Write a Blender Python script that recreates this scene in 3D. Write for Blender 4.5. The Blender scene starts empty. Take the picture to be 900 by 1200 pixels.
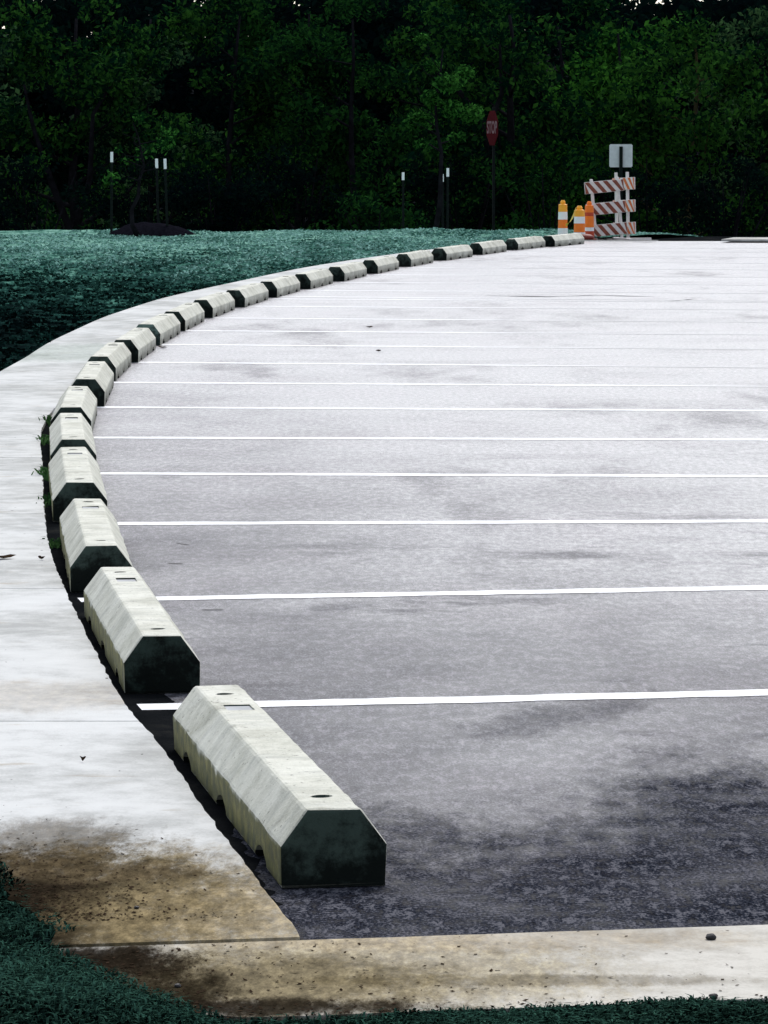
import bpy, bmesh, math, random
import numpy as np
from mathutils import Vector, Matrix, noise as mnoise
R = math.radians
random.seed(7)
rng = np.random.default_rng(11)
scene = bpy.context.scene
col = scene.collection

# ------------------------------------------------------------------ camera
CAM_H, F, HZ = 1.5, 5000.0, 170.0            # metres, focal length in photo pixels, horizon row
PITCH = math.atan((600 - HZ) / F)
cd = bpy.data.cameras.new('camera')
cam = bpy.data.objects.new('camera', cd)
col.objects.link(cam)
cam.location = (0, 0, CAM_H)
cam.rotation_euler = (R(90) - PITCH, 0, 0)
cd.sensor_fit = 'VERTICAL'
cd.sensor_height = 36
cd.lens = 36 * F / 1200
cd.clip_start = .5
cd.clip_end = 3000
scene.camera = cam

def ray(u, v):
    c, s = math.cos(PITCH), math.sin(PITCH)
    a = (600 - v)
    return Vector((u - 450, F * c + a * s, -F * s + a * c))

def gp(u, v, z=0.0):
    d = ray(u, v)
    t = (z - CAM_H) / d.z
    return Vector((d.x * t, d.y * t, z))

def at(u, v, y):
    d = ray(u, v)
    t = y / d.y
    return Vector((d.x * t, y, CAM_H + d.z * t))

# ------------------------------------------------------------------ node helpers
def new_mat(name):
    m = bpy.data.materials.new(name)
    m.use_nodes = True
    nt = m.node_tree
    b = nt.nodes['Principled BSDF']
    return m, nt, b

class N:
    def __init__(s, nt): s.nt = nt
    def node(s, t, **kw):
        n = s.nt.nodes.new(t)
        for k, v in kw.items():
            if k.startswith('i_'):
                n.inputs[k[2:].replace('_', ' ')].default_value = v
            else:
                setattr(n, k, v)
        return n
    def link(s, a, b): s.nt.links.new(a, b)
    def coord(s, kind='Object'):
        return s.node('ShaderNodeTexCoord').outputs[kind]
    def pos(s):
        return s.node('ShaderNodeNewGeometry').outputs['Position']
    def mapping(s, vec, scale=(1, 1, 1), loc=(0, 0, 0), rot=(0, 0, 0)):
        n = s.node('ShaderNodeMapping')
        n.inputs['Scale'].default_value = scale
        n.inputs['Location'].default_value = loc
        n.inputs['Rotation'].default_value = rot
        s.link(vec, n.inputs['Vector'])
        return n.outputs[0]
    def noise(s, vec, scale, detail=4, rough=.55, dist=0):
        n = s.node('ShaderNodeTexNoise')
        n.inputs['Scale'].default_value = scale
        n.inputs['Detail'].default_value = detail
        n.inputs['Roughness'].default_value = rough
        n.inputs['Distortion'].default_value = dist
        s.link(vec, n.inputs['Vector'])
        return n.outputs['Fac']
    def voro(s, vec, scale, out='Distance', feat='F1'):
        n = s.node('ShaderNodeTexVoronoi', feature=feat)
        n.inputs['Scale'].default_value = scale
        s.link(vec, n.inputs['Vector'])
        return n.outputs[out]
    def ramp(s, fac, stops, interp='LINEAR'):
        n = s.node('ShaderNodeValToRGB')
        n.color_ramp.interpolation = interp
        e = n.color_ramp.elements
        while len(e) < len(stops): e.new(.5)
        for k, (p, c) in enumerate(stops):
            e[k].position = p
            e[k].color = (c, c, c, 1) if isinstance(c, (int, float)) else (*c, 1)
        s.link(fac, n.inputs[0])
        return n.outputs[0]
    def mix(s, fac, a, b, mode='MIX'):
        n = s.node('ShaderNodeMix', data_type='RGBA', blend_type=mode)
        for sock, v in ((n.inputs[0], fac), (n.inputs[6], a), (n.inputs[7], b)):
            if hasattr(v, 'is_linked'): s.link(v, sock)
            elif isinstance(v, (int, float)):
                sock.default_value = v if sock is n.inputs[0] else (v, v, v, 1)
            else: sock.default_value = (*v, 1)
        return n.outputs[2]
    def math(s, op, a, b=0.0, clamp=False):
        n = s.node('ShaderNodeMath', operation=op, use_clamp=clamp)
        for k, v in ((0, a), (1, b)):
            if hasattr(v, 'is_linked'): s.link(v, n.inputs[k])
            else: n.inputs[k].default_value = v
        return n.outputs[0]
    def sep(s, vec):
        n = s.node('ShaderNodeSeparateXYZ')
        s.link(vec, n.inputs[0])
        return n.outputs
    def smooth(s, v, lo, hi, a=0., b=1.):
        n = s.node('ShaderNodeMapRange', interpolation_type='SMOOTHSTEP')
        s.link(v, n.inputs[0])
        for k, x in zip((1, 2, 3, 4), (lo, hi, a, b)): n.inputs[k].default_value = x
        return n.outputs[0]
    def bump(s, h, strength, dist, bsdf):
        n = s.node('ShaderNodeBump')
        n.inputs['Strength'].default_value = strength
        n.inputs['Distance'].default_value = dist
        s.link(h, n.inputs['Height'])
        s.link(n.outputs[0], bsdf.inputs['Normal'])

def plain(name, rgb, rough=.5, metal=0., var=.25, scale=12., spec=.4):
    m, nt, b = new_mat(name)
    n = N(nt)
    f = n.noise(n.coord(), scale, 5)
    lo = tuple(c * (1 - var) for c in rgb); hi = tuple(min(1, c * (1 + var)) for c in rgb)
    n.link(n.ramp(f, [(.3, lo), (.7, hi)]), b.inputs['Base Color'])
    b.inputs['Roughness'].default_value = rough
    b.inputs['Metallic'].default_value = metal
    b.inputs['Specular IOR Level'].default_value = spec
    return m

# ------------------------------------------------------------------ materials
def mat_asphalt():
    m, nt, b = new_mat('asphalt')
    n = N(nt)
    p = n.pos()
    x, y, z = n.sep(p)
    pr = n.mapping(p, (1, .34, 1))
    g = n.noise(n.mapping(p, (1, .6, 1), (3, 8, 0)), 150, 2, .6)
    fine = n.noise(pr, 34, 6, .8)
    grit = n.math('ADD', n.math('MULTIPLY', g, .4), n.math('MULTIPLY', n.math('ADD', n.math('MULTIPLY', n.math('SUBTRACT', fine, .5), 1.6), .5), .6))
    med = n.noise(p, 3.2, 6, .62)
    big = n.noise(n.mapping(p, (.45, .35, 1), (3.1, 1.7, 0)), 1.0, 6, .66, 0)
    # damp, still dark patches: a strip along the front edge and drifting tongues further back
    diag = n.math('ADD', y, n.math('MULTIPLY', x, .75))
    wob = n.noise(n.mapping(p, (1.5, .55, 1), (2.2, 9.1, 0)), 1.0, 6, .62)
    yw = n.math('ADD', y, n.math('MULTIPLY', n.math('SUBTRACT', wob, .5), 4.6))
    yw = n.math('ADD', yw, n.math('MULTIPLY', n.math('SUBTRACT', n.noise(pr, 9, 8, .82), .5), 3.0))
    front = n.smooth(yw, 8.8, 11.5, 1, 0)
    front = n.math('MAXIMUM', front, n.smooth(n.math('ADD', y, n.math('MULTIPLY', n.math('SUBTRACT', n.noise(pr, 5, 6, .7), .5), 2.4)), 8.3, 9.5, .95, 0))
    for cx, cy, rx, ry, ang, st in ((.06, 9.1, .34, .62, .0, 1.0), (.50, 11.2, .22, .75, .5, .8), (.80, 9.75, .30, .55, .9, 1.0), (.66, 10.3, .16, .8, .5, .75), (-.12, 10.6, .12, .8, .2, .6),
                                    (.42, 13.4, .35, .7, .3, .45), (.05, 17.5, .5, .5, .2, .3), (.75, 18.2, .7, .8, .2, .35)):
        q = n.mapping(n.mapping(p, loc=(-cx, -cy, 0)), rot=(0, 0, ang))
        qx, qy, _ = n.sep(q)
        e = n.math('ADD', n.math('POWER', n.math('MULTIPLY', qx, 1 / rx), 2), n.math('POWER', n.math('MULTIPLY', qy, 1 / ry), 2))
        e = n.math('ADD', e, n.math('MULTIPLY', n.math('SUBTRACT', n.noise(pr, 6, 8, .82), .5), 4.2))
        front = n.math('MAXIMUM', front, n.smooth(e, -.5, 2.5, st, 0))
    tongue_n = n.noise(n.mapping(p, (.75, 1.0, 1), (5.3, .8, 0), (0, 0, .35)), 1.0, 6, .68, 0)
    tongue = n.math('MULTIPLY', n.smooth(tongue_n, .46, .68), n.smooth(y, 11.5, 24.0, .75, .2))
    blob = n.smooth(n.noise(n.mapping(p, (.55, .16, 1), (3.1, 1.7, 0)), 1.0, 7, .7), .49, .68, 0, .5)
    low = n.math('ADD', n.math('MULTIPLY', n.math('ADD', x, 1.5), 3.2), n.math('MULTIPLY', n.math('SUBTRACT', y, 10.), .75))
    low = n.math('ADD', low, n.math('MULTIPLY', n.math('SUBTRACT', n.noise(n.mapping(p, (.6, .3, 1), (1, 4, 0)), 1., 6, .65), .5), 22))
    kerbside = n.smooth(low, 0, 19, .72, 0)  # broad ramp, darker towards the walk and the front edge
    damp_and_dark_ramp = n.math('MAXIMUM', n.math('MAXIMUM', front, tongue), n.math('MAXIMUM', blob, kerbside))
    damp_and_dark_ramp = n.math('MULTIPLY', damp_and_dark_ramp, n.smooth(n.math('ADD', fine, n.math('MULTIPLY', med, .6)), .45, .95, .62, 1.0), True)
    dry = n.ramp(grit, [(.38, (.04, .037, .043)), (.5, (.165, .157, .166)), (.62, (.37, .355, .37))])
    dry = n.mix(n.smooth(med, .35, .7, 0, .2), dry, (.2, .19, .2))
    mauve = n.smooth(n.noise(n.mapping(p, (.9, .5, 1), (8, 2, 0)), 1.3, 6, .7), .45, .65, 0, .55)
    dry = n.mix(mauve, dry, n.ramp(grit, [(.38, (.038, .031, .037)), (.5, (.15, .128, .145)), (.62, (.34, .30, .33))]))
    wet = n.ramp(grit, [(.41, (.002, .003, .006)), (.5, (.017, .021, .032)), (.60, (.115, .115, .13))])
    c = n.mix(damp_and_dark_ramp, dry, wet)
    # tar specks and scuffs
    speck = n.smooth(n.noise(n.mapping(p, (1, .45, 1)), 9, 3, .5), .70, .74)
    c = n.mix(n.math('MULTIPLY', speck, .6), c, (.03, .028, .035))
    n.link(c, b.inputs['Base Color'])
    n.link(n.ramp(damp_and_dark_ramp, [(0, .31), (.5, .5), (1, .85)]), b.inputs['Roughness'])
    n.link(n.ramp(damp_and_dark_ramp, [(0, .9), (.5, .25), (.9, .0)]), b.inputs['Specular IOR Level'])
    n.bump(grit, .9, .012, b)
    return m

def mat_concrete(name, light=(.50, .49, .46), dark=(.33, .32, .30), stains=()):
    """stains: list of (cx, cy, rx, ry, strength, colour) soil stains in world metres"""
    m, nt, b = new_mat(name)
    n = N(nt)
    p = n.pos()
    x, y, z = n.sep(p)
    big = n.noise(n.mapping(p, (1, .7, 1)), 1.6, 6, .6)
    med = n.noise(p, 9, 6, .65)
    fine = n.noise(p, 130, 3, .7)
    f = n.math('ADD', n.math('MULTIPLY', big, .5), n.math('ADD', n.math('MULTIPLY', med, .35), n.math('MULTIPLY', fine, .15)))
    c = n.ramp(f, [(.41, dark), (.54, light), (.7, tuple(min(1, k * 1.12) for k in light))])
    rust = n.smooth(n.noise(n.mapping(p, (.9, 2.2, 1), (4, 2, 0)), 3.4, 5, .6), .60, .74, 0, .5)
    c = n.mix(rust, c, (.30, .23, .14))
    sn = n.noise(n.mapping(p, (1.5, .5, 1)), 9, 9, .84)
    sv = n.noise(n.mapping(p, (1, .4, 1), (7, 3, 0)), 30, 6, .8)
    for cx, cy, rx, ry, st, rgb in stains:
        dx = n.math('MULTIPLY', n.math('SUBTRACT', x, cx), 1 / rx)
        dy = n.math('MULTIPLY', n.math('SUBTRACT', y, cy), 1 / ry)
        d2 = n.math('ADD', n.math('MULTIPLY', dx, dx), n.math('MULTIPLY', dy, dy))
        d2 = n.math('ADD', d2, n.math('MULTIPLY', n.math('SUBTRACT', sn, .5), 4.4))
        c = n.mix(n.smooth(d2, .3, 2.0, st, 0), c, n.ramp(sv, [(.32, tuple(k * .45 for k in rgb)), (.5, rgb), (.68, tuple(min(.5, k * 1.9) for k in rgb))]))
    pit = n.smooth(n.noise(n.mapping(p, (1, .5, 1)), 42, 2, .5), .73, .77)
    c = n.mix(n.math('MULTIPLY', pit, .8), c, (.035, .03, .025))
    n.link(c, b.inputs['Base Color'])
    b.inputs['Roughness'].default_value = .9
    b.inputs['Specular IOR Level'].default_value = 0
    n.bump(n.math('ADD', n.math('MULTIPLY', med, .4), fine), .4, .004, b)
    return m

def mat_stop(name='cast_concrete', end_tone=1.0):
    m, nt, b = new_mat(name)
    n = N(nt)
    oi = n.node('ShaderNodeObjectInfo')
    o = n.coord('Object')
    off = n.node('ShaderNodeVectorMath', operation='MULTIPLY_ADD')
    cmb = n.node('ShaderNodeCombineXYZ')
    for k in range(3): n.link(oi.outputs['Random'], cmb.inputs[k])
    off.inputs[1].default_value = (37, 51, 23)
    n.link(cmb.outputs[0], off.inputs[0]); n.link(o, off.inputs[2])
    v = off.outputs[0]
    x, y, z = n.sep(o)
    nrm = n.sep(n.coord('Normal'))
    big = n.noise(v, 4.5, 6, .62)
    med = n.noise(v, 22, 5, .65)
    fine = n.noise(v, 160, 3, .7)
    f = n.math('ADD', n.math('MULTIPLY', big, .5), n.math('ADD', n.math('MULTIPLY', med, .3), n.math('MULTIPLY', fine, .2)))
    c = n.ramp(f, [(.34, (.27, .27, .21)), (.5, (.47, .47, .40)), (.66, (.62, .62, .55))])
    # grey weathering runs on the sloping faces
    run = n.smooth(n.noise(n.mapping(v, (3, 9, 3)), 1.6, 5, .6), .48, .70, 0, .5)
    c = n.mix(run, c, (.27, .28, .25))
    pore = n.smooth(n.noise(v, 75, 2, .5), .66, .72)
    c = n.mix(n.math('MULTIPLY', pore, .75), c, (.06, .06, .05))
    grime = n.smooth(n.noise(n.mapping(v, (1, .5, 1)), 7, 8, .75), .54, .70, 0, .55)
    c = n.mix(grime, c, (.16, .155, .11))
    # moss creeping up the sides from the soil
    hgt = n.math('ADD', z, n.math('MULTIPLY', n.math('SUBTRACT', big, .5), .07))
    hgt = n.math('ADD', hgt, n.math('MULTIPLY', n.math('SUBTRACT', med, .5), .035))
    side = n.smooth(nrm[0], -.97, -.90, 1, 0)
    moss = n.math('MULTIPLY', n.smooth(hgt, .078, .10, 1, 0), side)
    mc = n.ramp(med, [(.3, (.02, .026, .003)), (.5, (.085, .085, .010)), (.72, (.20, .175, .03))])
    c = n.mix(n.math('MULTIPLY', moss, .92), c, mc)
    rside = n.smooth(nrm[0], .90, .97)
    soil = n.math('MULTIPLY', n.smooth(hgt, .02, .075, 1, 0), rside)
    c = n.mix(n.math('MULTIPLY', soil, .65), c, (.07, .07, .055))
    # end faces painted near-black for their shade, with patchy algae green
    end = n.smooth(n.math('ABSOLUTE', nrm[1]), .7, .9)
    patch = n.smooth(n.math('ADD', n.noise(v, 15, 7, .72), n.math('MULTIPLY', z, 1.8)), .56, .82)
    end_col = n.mix(patch, tuple(k * end_tone for k in (.0015, .003, .003)), tuple(k * end_tone for k in (.016, .028, .024)))
    end_col = n.mix(n.smooth(oi.outputs['Random'], .1, .9, .15, .75), end_col, n.mix(patch, tuple(k * end_tone for k in (.006, .009, .008)), tuple(k * end_tone for k in (.055, .078, .066))))
    c = n.mix(n.math('MULTIPLY', end, .99), c, end_col)
    n.link(c, b.inputs['Base Color'])
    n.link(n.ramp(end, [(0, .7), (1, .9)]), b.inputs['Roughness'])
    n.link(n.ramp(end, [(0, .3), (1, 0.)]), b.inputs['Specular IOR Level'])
    n.bump(n.math('ADD', n.math('MULTIPLY', med, .5), fine), .45, .004, b)
    return m

def mat_paint(name='white_line_paint'):
    m, nt, b = new_mat(name)
    n = N(nt)
    p = n.pos()
    wear = n.smooth(n.noise(n.mapping(p, (1, 1, 1)), 30, 6, .75), .52, .66, 0, .6)
    x, y, z = n.sep(p)
    wear = n.math('MAXIMUM', wear, n.math('MULTIPLY', n.smooth(n.math('ADD', n.math('SUBTRACT', x, n.math('MULTIPLY', n.smooth(y, 20, 30, 1, 0), 3.)), n.math('MULTIPLY', n.noise(p, 4, 6, .7), 1.2)), .8, 2.6), .97))
    n.link(n.mix(wear, (.74, .75, .76), (.17, .165, .175)), b.inputs['Base Color'])
    n.link(n.ramp(wear, [(0, .6), (1, .31)]), b.inputs['Roughness'])
    n.link(n.ramp(wear, [(0, .5), (1, .9)]), b.inputs['Specular IOR Level'])
    return m

def mat_lawn():
    m, nt, b = new_mat('hydroseeded_soil')
    n = N(nt)
    p = n.pos()
    x, y, z = n.sep(p)
    lump = n.noise(n.mapping(p, (1, .45, 1)), 7.5, 7, .72)
    fine = n.noise(p, 30, 4, .65)
    big = n.noise(n.mapping(p, (.5, .14, 1)), 1.0, 4, .55)
    f = n.math('ADD', n.math('MULTIPLY', lump, .75), n.math('MULTIPLY', fine, .25))
    f = n.math('ADD', n.math('MULTIPLY', n.math('SUBTRACT', f, .5), 1.15), .5)
    # teal lightens up the far bank and darkens nearer the front, with broad blotches
    far_tone = n.math('ADD', n.math('ADD', n.smooth(y, 12, 26, -.16, 0), n.smooth(y, 30, 64, -.09, .16)), n.math('MULTIPLY', n.math('SUBTRACT', big, .5), .5))
    f = n.math('ADD', f, far_tone)
    c = n.ramp(f, [(.38, (.003, .007, .007)), (.50, (.010, .036, .030)), (.60, (.045, .13, .10)), (.76, (.17, .32, .26))])
    n.link(c, b.inputs['Base Color'])
    b.inputs['Roughness'].default_value = .9
    b.inputs['Specular IOR Level'].default_value = 0
    n.bump(f, .8, .03, b)
    return m

def mat_soil():
    m, nt, b = new_mat('dark_soil')
    n = N(nt)
    p = n.pos()
    f = n.noise(p, 3, 6, .7)
    n.link(n.ramp(f, [(.3, (.004, .005, .006)), (.55, (.010, .011, .012)), (.8, (.03, .03, .026))]), b.inputs['Base Color'])
    b.inputs['Roughness'].default_value = 1
    b.inputs['Specular IOR Level'].default_value = 0
    n.bump(n.noise(p, 40, 5, .7), .8, .02, b)
    return m

def mat_leaf(name, lo, hi, trans=.25):
    m, nt, b = new_mat(name)
    n = N(nt)
    o = n.coord('Object')
    oi = n.node('ShaderNodeObjectInfo').outputs['Random']
    geo = n.node('ShaderNodeNewGeometry')
    f = n.math('ADD', n.math('MULTIPLY', n.noise(o, .9, 4, .6), .7), n.math('MULTIPLY', geo.outputs['Random Per Island'], .3))
    f = n.math('ADD', f, n.math('MULTIPLY', n.math('SUBTRACT', oi, .5), .12))
    c = n.ramp(f, [(.42, lo), (.54, tuple(.6 * a + .4 * b for a, b in zip(lo, hi))), (.68, hi)])
    n.link(c, b.inputs['Base Color'])
    b.inputs['Roughness'].default_value = .6
    b.inputs['Specular IOR Level'].default_value = 0
    tr = n.node('ShaderNodeBsdfTranslucent')
    n.link(c, tr.inputs[0])
    ms = n.node('ShaderNodeMixShader')
    ms.inputs[0].default_value = trans
    n.link(b.outputs[0], ms.inputs[1]); n.link(tr.outputs[0], ms.inputs[2])
    n.link(ms.outputs[0], nt.nodes['Material Output'].inputs[0])
    return m

def mat_tuft():
    m, nt, b = new_mat('seeded_grass_tuft')
    n = N(nt)
    p = n.pos()
    x, y, z = n.sep(p)
    isl = n.node('ShaderNodeNewGeometry').outputs['Random Per Island']
    big = n.noise(n.mapping(p, (.8, .12, 1), (0, 4, 0)), 1.0, 5, .6)
    f = n.math('ADD', n.math('MULTIPLY', isl, .34), n.smooth(y, 33, 62, .0, .56))
    f = n.math('ADD', f, n.math('MULTIPLY', n.math('SUBTRACT', big, .5), 1.1))
    c = n.ramp(f, [(.15, (.002, .006, .006)), (.36, (.010, .036, .028)), (.54, (.05, .145, .115)), (.80, (.26, .46, .39))])
    n.link(c, b.inputs['Base Color'])
    b.inputs['Roughness'].default_value = .9
    b.inputs['Specular IOR Level'].default_value = 0
    return m

M = dict(
    tuft=mat_tuft(),
    asphalt=mat_asphalt(),
    walk=mat_concrete('sidewalk_concrete', (.55, .555, .54), (.37, .375, .36),
                      [(-.50, 8.2, .40, .62, .85, (.24, .20, .13)), (-.64, 8.25, .32, .66, .94, (.085, .066, .034)), (-.72, 8.15, .17, .60, .98, (.012, .009, .006)), (-.60, 8.62, .2, .12, .8, (.07, .053, .03)), (-.70, 9.0, .16, .28, .7, (.06, .045, .025)),
                       (-.3, 8.15, .3, .3, .45, (.22, .17, .09)), (-2.2, 30.5, .8, 1.2, .35, (.2, .26, .2)),
                       (-.95, 11.4, .3, .3, .3, (.28, .22, .15))]),
    kerb=mat_concrete('kerb_concrete', (.52, .50, .45), (.34, .32, .28),
                      [(-.1, 7.56, .46, .36, .8, (.27, .23, .155)), (-.26, 7.48, .34, .26, .78, (.12, .095, .05)), (-.46, 7.4, .18, .3, .97, (.018, .014, .008)), (-.52, 7.7, .16, .14, .97, (.012, .009, .006)), (-.25, 7.26, .34, .07, .93, (.012, .009, .006)), (.25, 7.5, .35, .05, .5, (.09, .07, .035)),
                       (.15, 7.9, .5, .12, .35, (.25, .19, .11))]),
    plain_kerb=mat_concrete('pale_concrete'),
    stop=mat_stop(), stop_pale=mat_stop('cast_concrete_pale_end_tone', 4.0), paint=mat_paint(), lawn=mat_lawn(), soil=mat_soil(),
    rust=plain('rusty_steel', (.035, .028, .025), .7, .3),
    stamp=plain('grey_stamp', (.33, .34, .35), .8),
    post=plain('dark_post_paint', (.006, .010, .009), .8, 0, .25, 12, .1),
    white=plain('white_enamel', (.88, .89, .88), .5, 0, .05),
    sign_metal=plain('sign_back_metal', (.62, .64, .64), .55, 0, .1),
    white_plastic=plain('white_board', (.70, .66, .63), .5, 0, .12),
    orange=plain('orange_sheeting', (.62, .13, .02), .5, 0, .15),
    rust_orange=plain('faded_orange_sheeting', (.22, .055, .03), .6, 0, .3),
    glow_orange=plain('bright_orange_plastic', (.95, .20, .01), .45, 0, .1),
    amber=plain('amber_plastic', (.98, .40, .02), .45, 0, .1),
    redorange=plain('red_orange_plastic', (.50, .05, .012), .5, 0, .2),
    darkred=plain('dark_red_rubber', (.16, .018, .01), .6, 0, .3),
    tape=plain('yellow_tape', (.75, .55, .05), .5, 0, .1),
    signred=plain('red_sign_face', (.07, .002, .005), .7, 0, .15, 12, .05),
    bark=plain('dark_bark', (.010, .010, .012), .95, 0, .5, 6, 0),
    bark_warm=plain('brown_bark', (.04, .036, .018), .95, 0, .4, 6, 0),
    mulch=plain('dark_mulch', (.006, .006, .009), 1, 0, .5, 30, 0),
    tar=plain('road_tar', (.05, .05, .052), .75, 0, .5, 5, .25),
    stone=plain('black_stone', (.012, .011, .012), .7),
    deadleaf=plain('dead_leaf', (.03, .02, .013), .9, 0, .4, 40, 0),
    weed=mat_leaf('weed_leaf', (.015, .05, .015), (.07, .15, .05)),
    blade=mat_leaf('grass_blade', (.0003, .0012, .0012), (.03, .08, .058), .05),
    leaf_dark=mat_leaf('dark_foliage', (.001, .008, .005), (.014, .058, .011)),
    leaf_mid=mat_leaf('mid_foliage', (.001, .011, .006), (.030, .100, .015)),
    leaf_olive=mat_leaf('olive_foliage', (.002, .014, .009), (.045, .10, .036)),
    leaf_bright=mat_leaf('fresh_foliage', (.001, .016, .006), (.040, .145, .017)),
    leaf_sapling=mat_leaf('sapling_foliage', (.003, .02, .006), (.05, .18, .03)),
    leaf_shade=mat_leaf('shaded_wood_foliage', (.001, .003, .004), (.003, .012, .008)),  # near-black leaf colour carries the shade inside and under the wood
)

# ------------------------------------------------------------------ object helpers
def tag(o, label=None, cat=None, group=None, kind=None):
    if label: o['label'] = label
    if cat: o['category'] = cat
    if group: o['group'] = group
    if kind: o['kind'] = kind
    return o

def empty(name, loc, rz=0.):
    o = bpy.data.objects.new(name, None)
    col.objects.link(o)
    o.location = loc
    o.rotation_euler = (0, 0, rz)
    o.empty_display_size = .1
    return o

def link_mesh(name, me, mat, parent=None):
    if mat: me.materials.append(mat)
    o = bpy.data.objects.new(name, me)
    col.objects.link(o)
    if parent: o.parent = parent
    return o

def bm_obj(name, bm, mat, parent=None, smooth=False):
    me = bpy.data.meshes.new(name)
    bmesh.ops.recalc_face_normals(bm, faces=bm.faces)
    bm.to_mesh(me); bm.free()
    if smooth:
        me.polygons.foreach_set('use_smooth', [True] * len(me.polygons))
    return link_mesh(name, me, mat, parent)

def np_obj(name, verts, faces, mat, parent=None, smooth=False):
    verts = np.asarray(verts, np.float32); faces = np.asarray(faces, np.int32)
    me = bpy.data.meshes.new(name)
    k = faces.shape[1]
    me.vertices.add(len(verts)); me.vertices.foreach_set('co', verts.ravel())
    me.loops.add(faces.size); me.loops.foreach_set('vertex_index', faces.ravel())
    me.polygons.add(len(faces))
    me.polygons.foreach_set('loop_start', np.arange(0, faces.size, k, dtype=np.int32))
    me.polygons.foreach_set('loop_total', np.full(len(faces), k, np.int32))
    if smooth: me.polygons.foreach_set('use_smooth', np.ones(len(faces), bool))
    me.update(calc_edges=True); me.validate()
    return link_mesh(name, me, mat, parent)

def box(bm, c, s, rot=None):
    r = bmesh.ops.create_cube(bm, size=1)
    mt = Matrix.Translation(c) @ (rot or Matrix.Identity(4)) @ Matrix.Diagonal((*s, 1))
    bmesh.ops.transform(bm, matrix=mt, verts=r['verts'])
    return r['verts']

def tube(bm, pts, radii, seg=8, cap=True):
    rings = []
    n = len(pts)
    for i, (p, r) in enumerate(zip(pts, radii)):
        a = Vector(pts[max(i - 1, 0)]); b = Vector(pts[min(i + 1, n - 1)])
        t = (b - a).normalized()
        u = t.cross(Vector((0, 1, 0.13))).normalized(); w = t.cross(u)
        rings.append([bm.verts.new(Vector(p) + r * (math.cos(k * 2 * math.pi / seg) * u + math.sin(k * 2 * math.pi / seg) * w)) for k in range(seg)])
    for a, b in zip(rings, rings[1:]):
        for k in range(seg):
            bm.faces.new((a[k], a[(k + 1) % seg], b[(k + 1) % seg], b[k]))
    if cap:
        bm.faces.new(rings[0]); bm.faces.new(rings[-1])

def slab(bm, poly, z0, z1):
    """closed prism over an outline given anticlockwise"""
    lo = [bm.verts.new((p[0], p[1], z0)) for p in poly]
    hi = [bm.verts.new((p[0], p[1], z1)) for p in poly]
    n = len(poly)
    bm.faces.new(hi); bm.faces.new(lo[::-1])
    for i in range(n):
        bm.faces.new((lo[i], lo[(i + 1) % n], hi[(i + 1) % n], hi[i]))

def bevel(bm, w, seg=2, angle=.5):
    ed = [e for e in bm.edges if len(e.link_faces) == 2 and e.calc_face_angle(0) > angle]
    bmesh.ops.bevel(bm, geom=ed, offset=w, segments=seg, profile=.6, affect='EDGES', clamp_overlap=True)

def copy_tree(o, parent=None):
    c = o.copy(); col.objects.link(c)
    if parent: c.parent = parent
    for ch in list(o.children): copy_tree(ch, c)
    return c

# ------------------------------------------------------------------ wheel stop layout (measured)
STOP_H, STOP_L = .16, 1.93
near_far = [((391.5, 949), (252, 801)), ((190, 745.3), (137.5, 665)), ((118.7, 639.3), (101.3, 581)),
            ((93.8, 565.5), (86, 525)), ((86, 515), (82.7, 484.7)), ((83, 477), (92, 451.5)),
            ((100.5, 444.3), (112.7, 424.5)), ((116.5, 417.7), (138.5, 403)), ((144.5, 398), (168.7, 383.6)),
            ((171, 380), (200, 367.5)), ((202, 365), (229, 353)), ((235.5, 351.3), (267, 341)),
            ((273.5, 340), (305, 330)), ((312.5, 329.8), (344, 321)), ((352.5, 321), (383, 312.5)),
            ((392.5, 312.8), (424, 304.5)), ((432.5, 304.8), (463, 298.5)), ((472, 297.5), (502, 292.5)),
            ((514, 291), (547, 287)), ((557, 285), (589, 281)), ((599, 280), (632, 276.5)), ((642, 276.5), (672, 273))]
stops = []
for a, b in near_far:
    A, B = gp(*a, STOP_H), gp(*b, STOP_H)
    stops.append([A, B])
# heading: the measured one up close, the smoothed row direction further out
stop_place = []
for i, (A, B) in enumerate(stops):
    if i < 6: d = (B - A)
    else:
        j = min(i + 1, len(stops) - 1); k = max(i - 1, 0)
        d = ((stops[j][0] - stops[k][0]).normalized() + .6 * (B - A).normalized())
    d.z = 0; d.normalize()
    stop_place.append((A, d))

# edge of the walk next to the lot and its far edge next to the lawn
RIGHT = [gp(u, v, .02) for u, v in ((355, 1101), (300, 1030), (240, 950), (185, 870), (150, 830), (110, 760), (80, 700), (60, 650), (52, 600), (50, 550), (50, 500))]
RIGHT = [(p.x, p.y) for p in RIGHT]
for i in range(6, 22):
    A, d = stop_place[i]
    q = A + Vector((-d.y, d.x, 0)) * (.16 if i == 6 else .125)
    RIGHT.append((q.x, q.y))
RIGHT.append((RIGHT[-1][0] + .75, RIGHT[-1][1] + 2.4))
def interp(poly, y):
    ys = [p[1] for p in poly]; xs = [p[0] for p in poly]
    return float(np.interp(y, ys, xs))
RY = np.array([p[1] for p in RIGHT]); RX = np.array([p[0] for p in RIGHT]); RS = np.gradient(RX, RY)
def right_x(y):
    i = int(np.clip(np.searchsorted(RY, y) - 1, 0, len(RY) - 2))
    h = RY[i + 1] - RY[i]; t = (y - RY[i]) / h
    if t < 0: return float(RX[0] + RS[0] * (y - RY[0]))
    t = min(t, 1.)
    return float((2 * t**3 - 3 * t**2 + 1) * RX[i] + (t**3 - 2 * t**2 + t) * h * RS[i] + (-2 * t**3 + 3 * t**2) * RX[i + 1] + (t**3 - t**2) * h * RS[i + 1])
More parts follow.
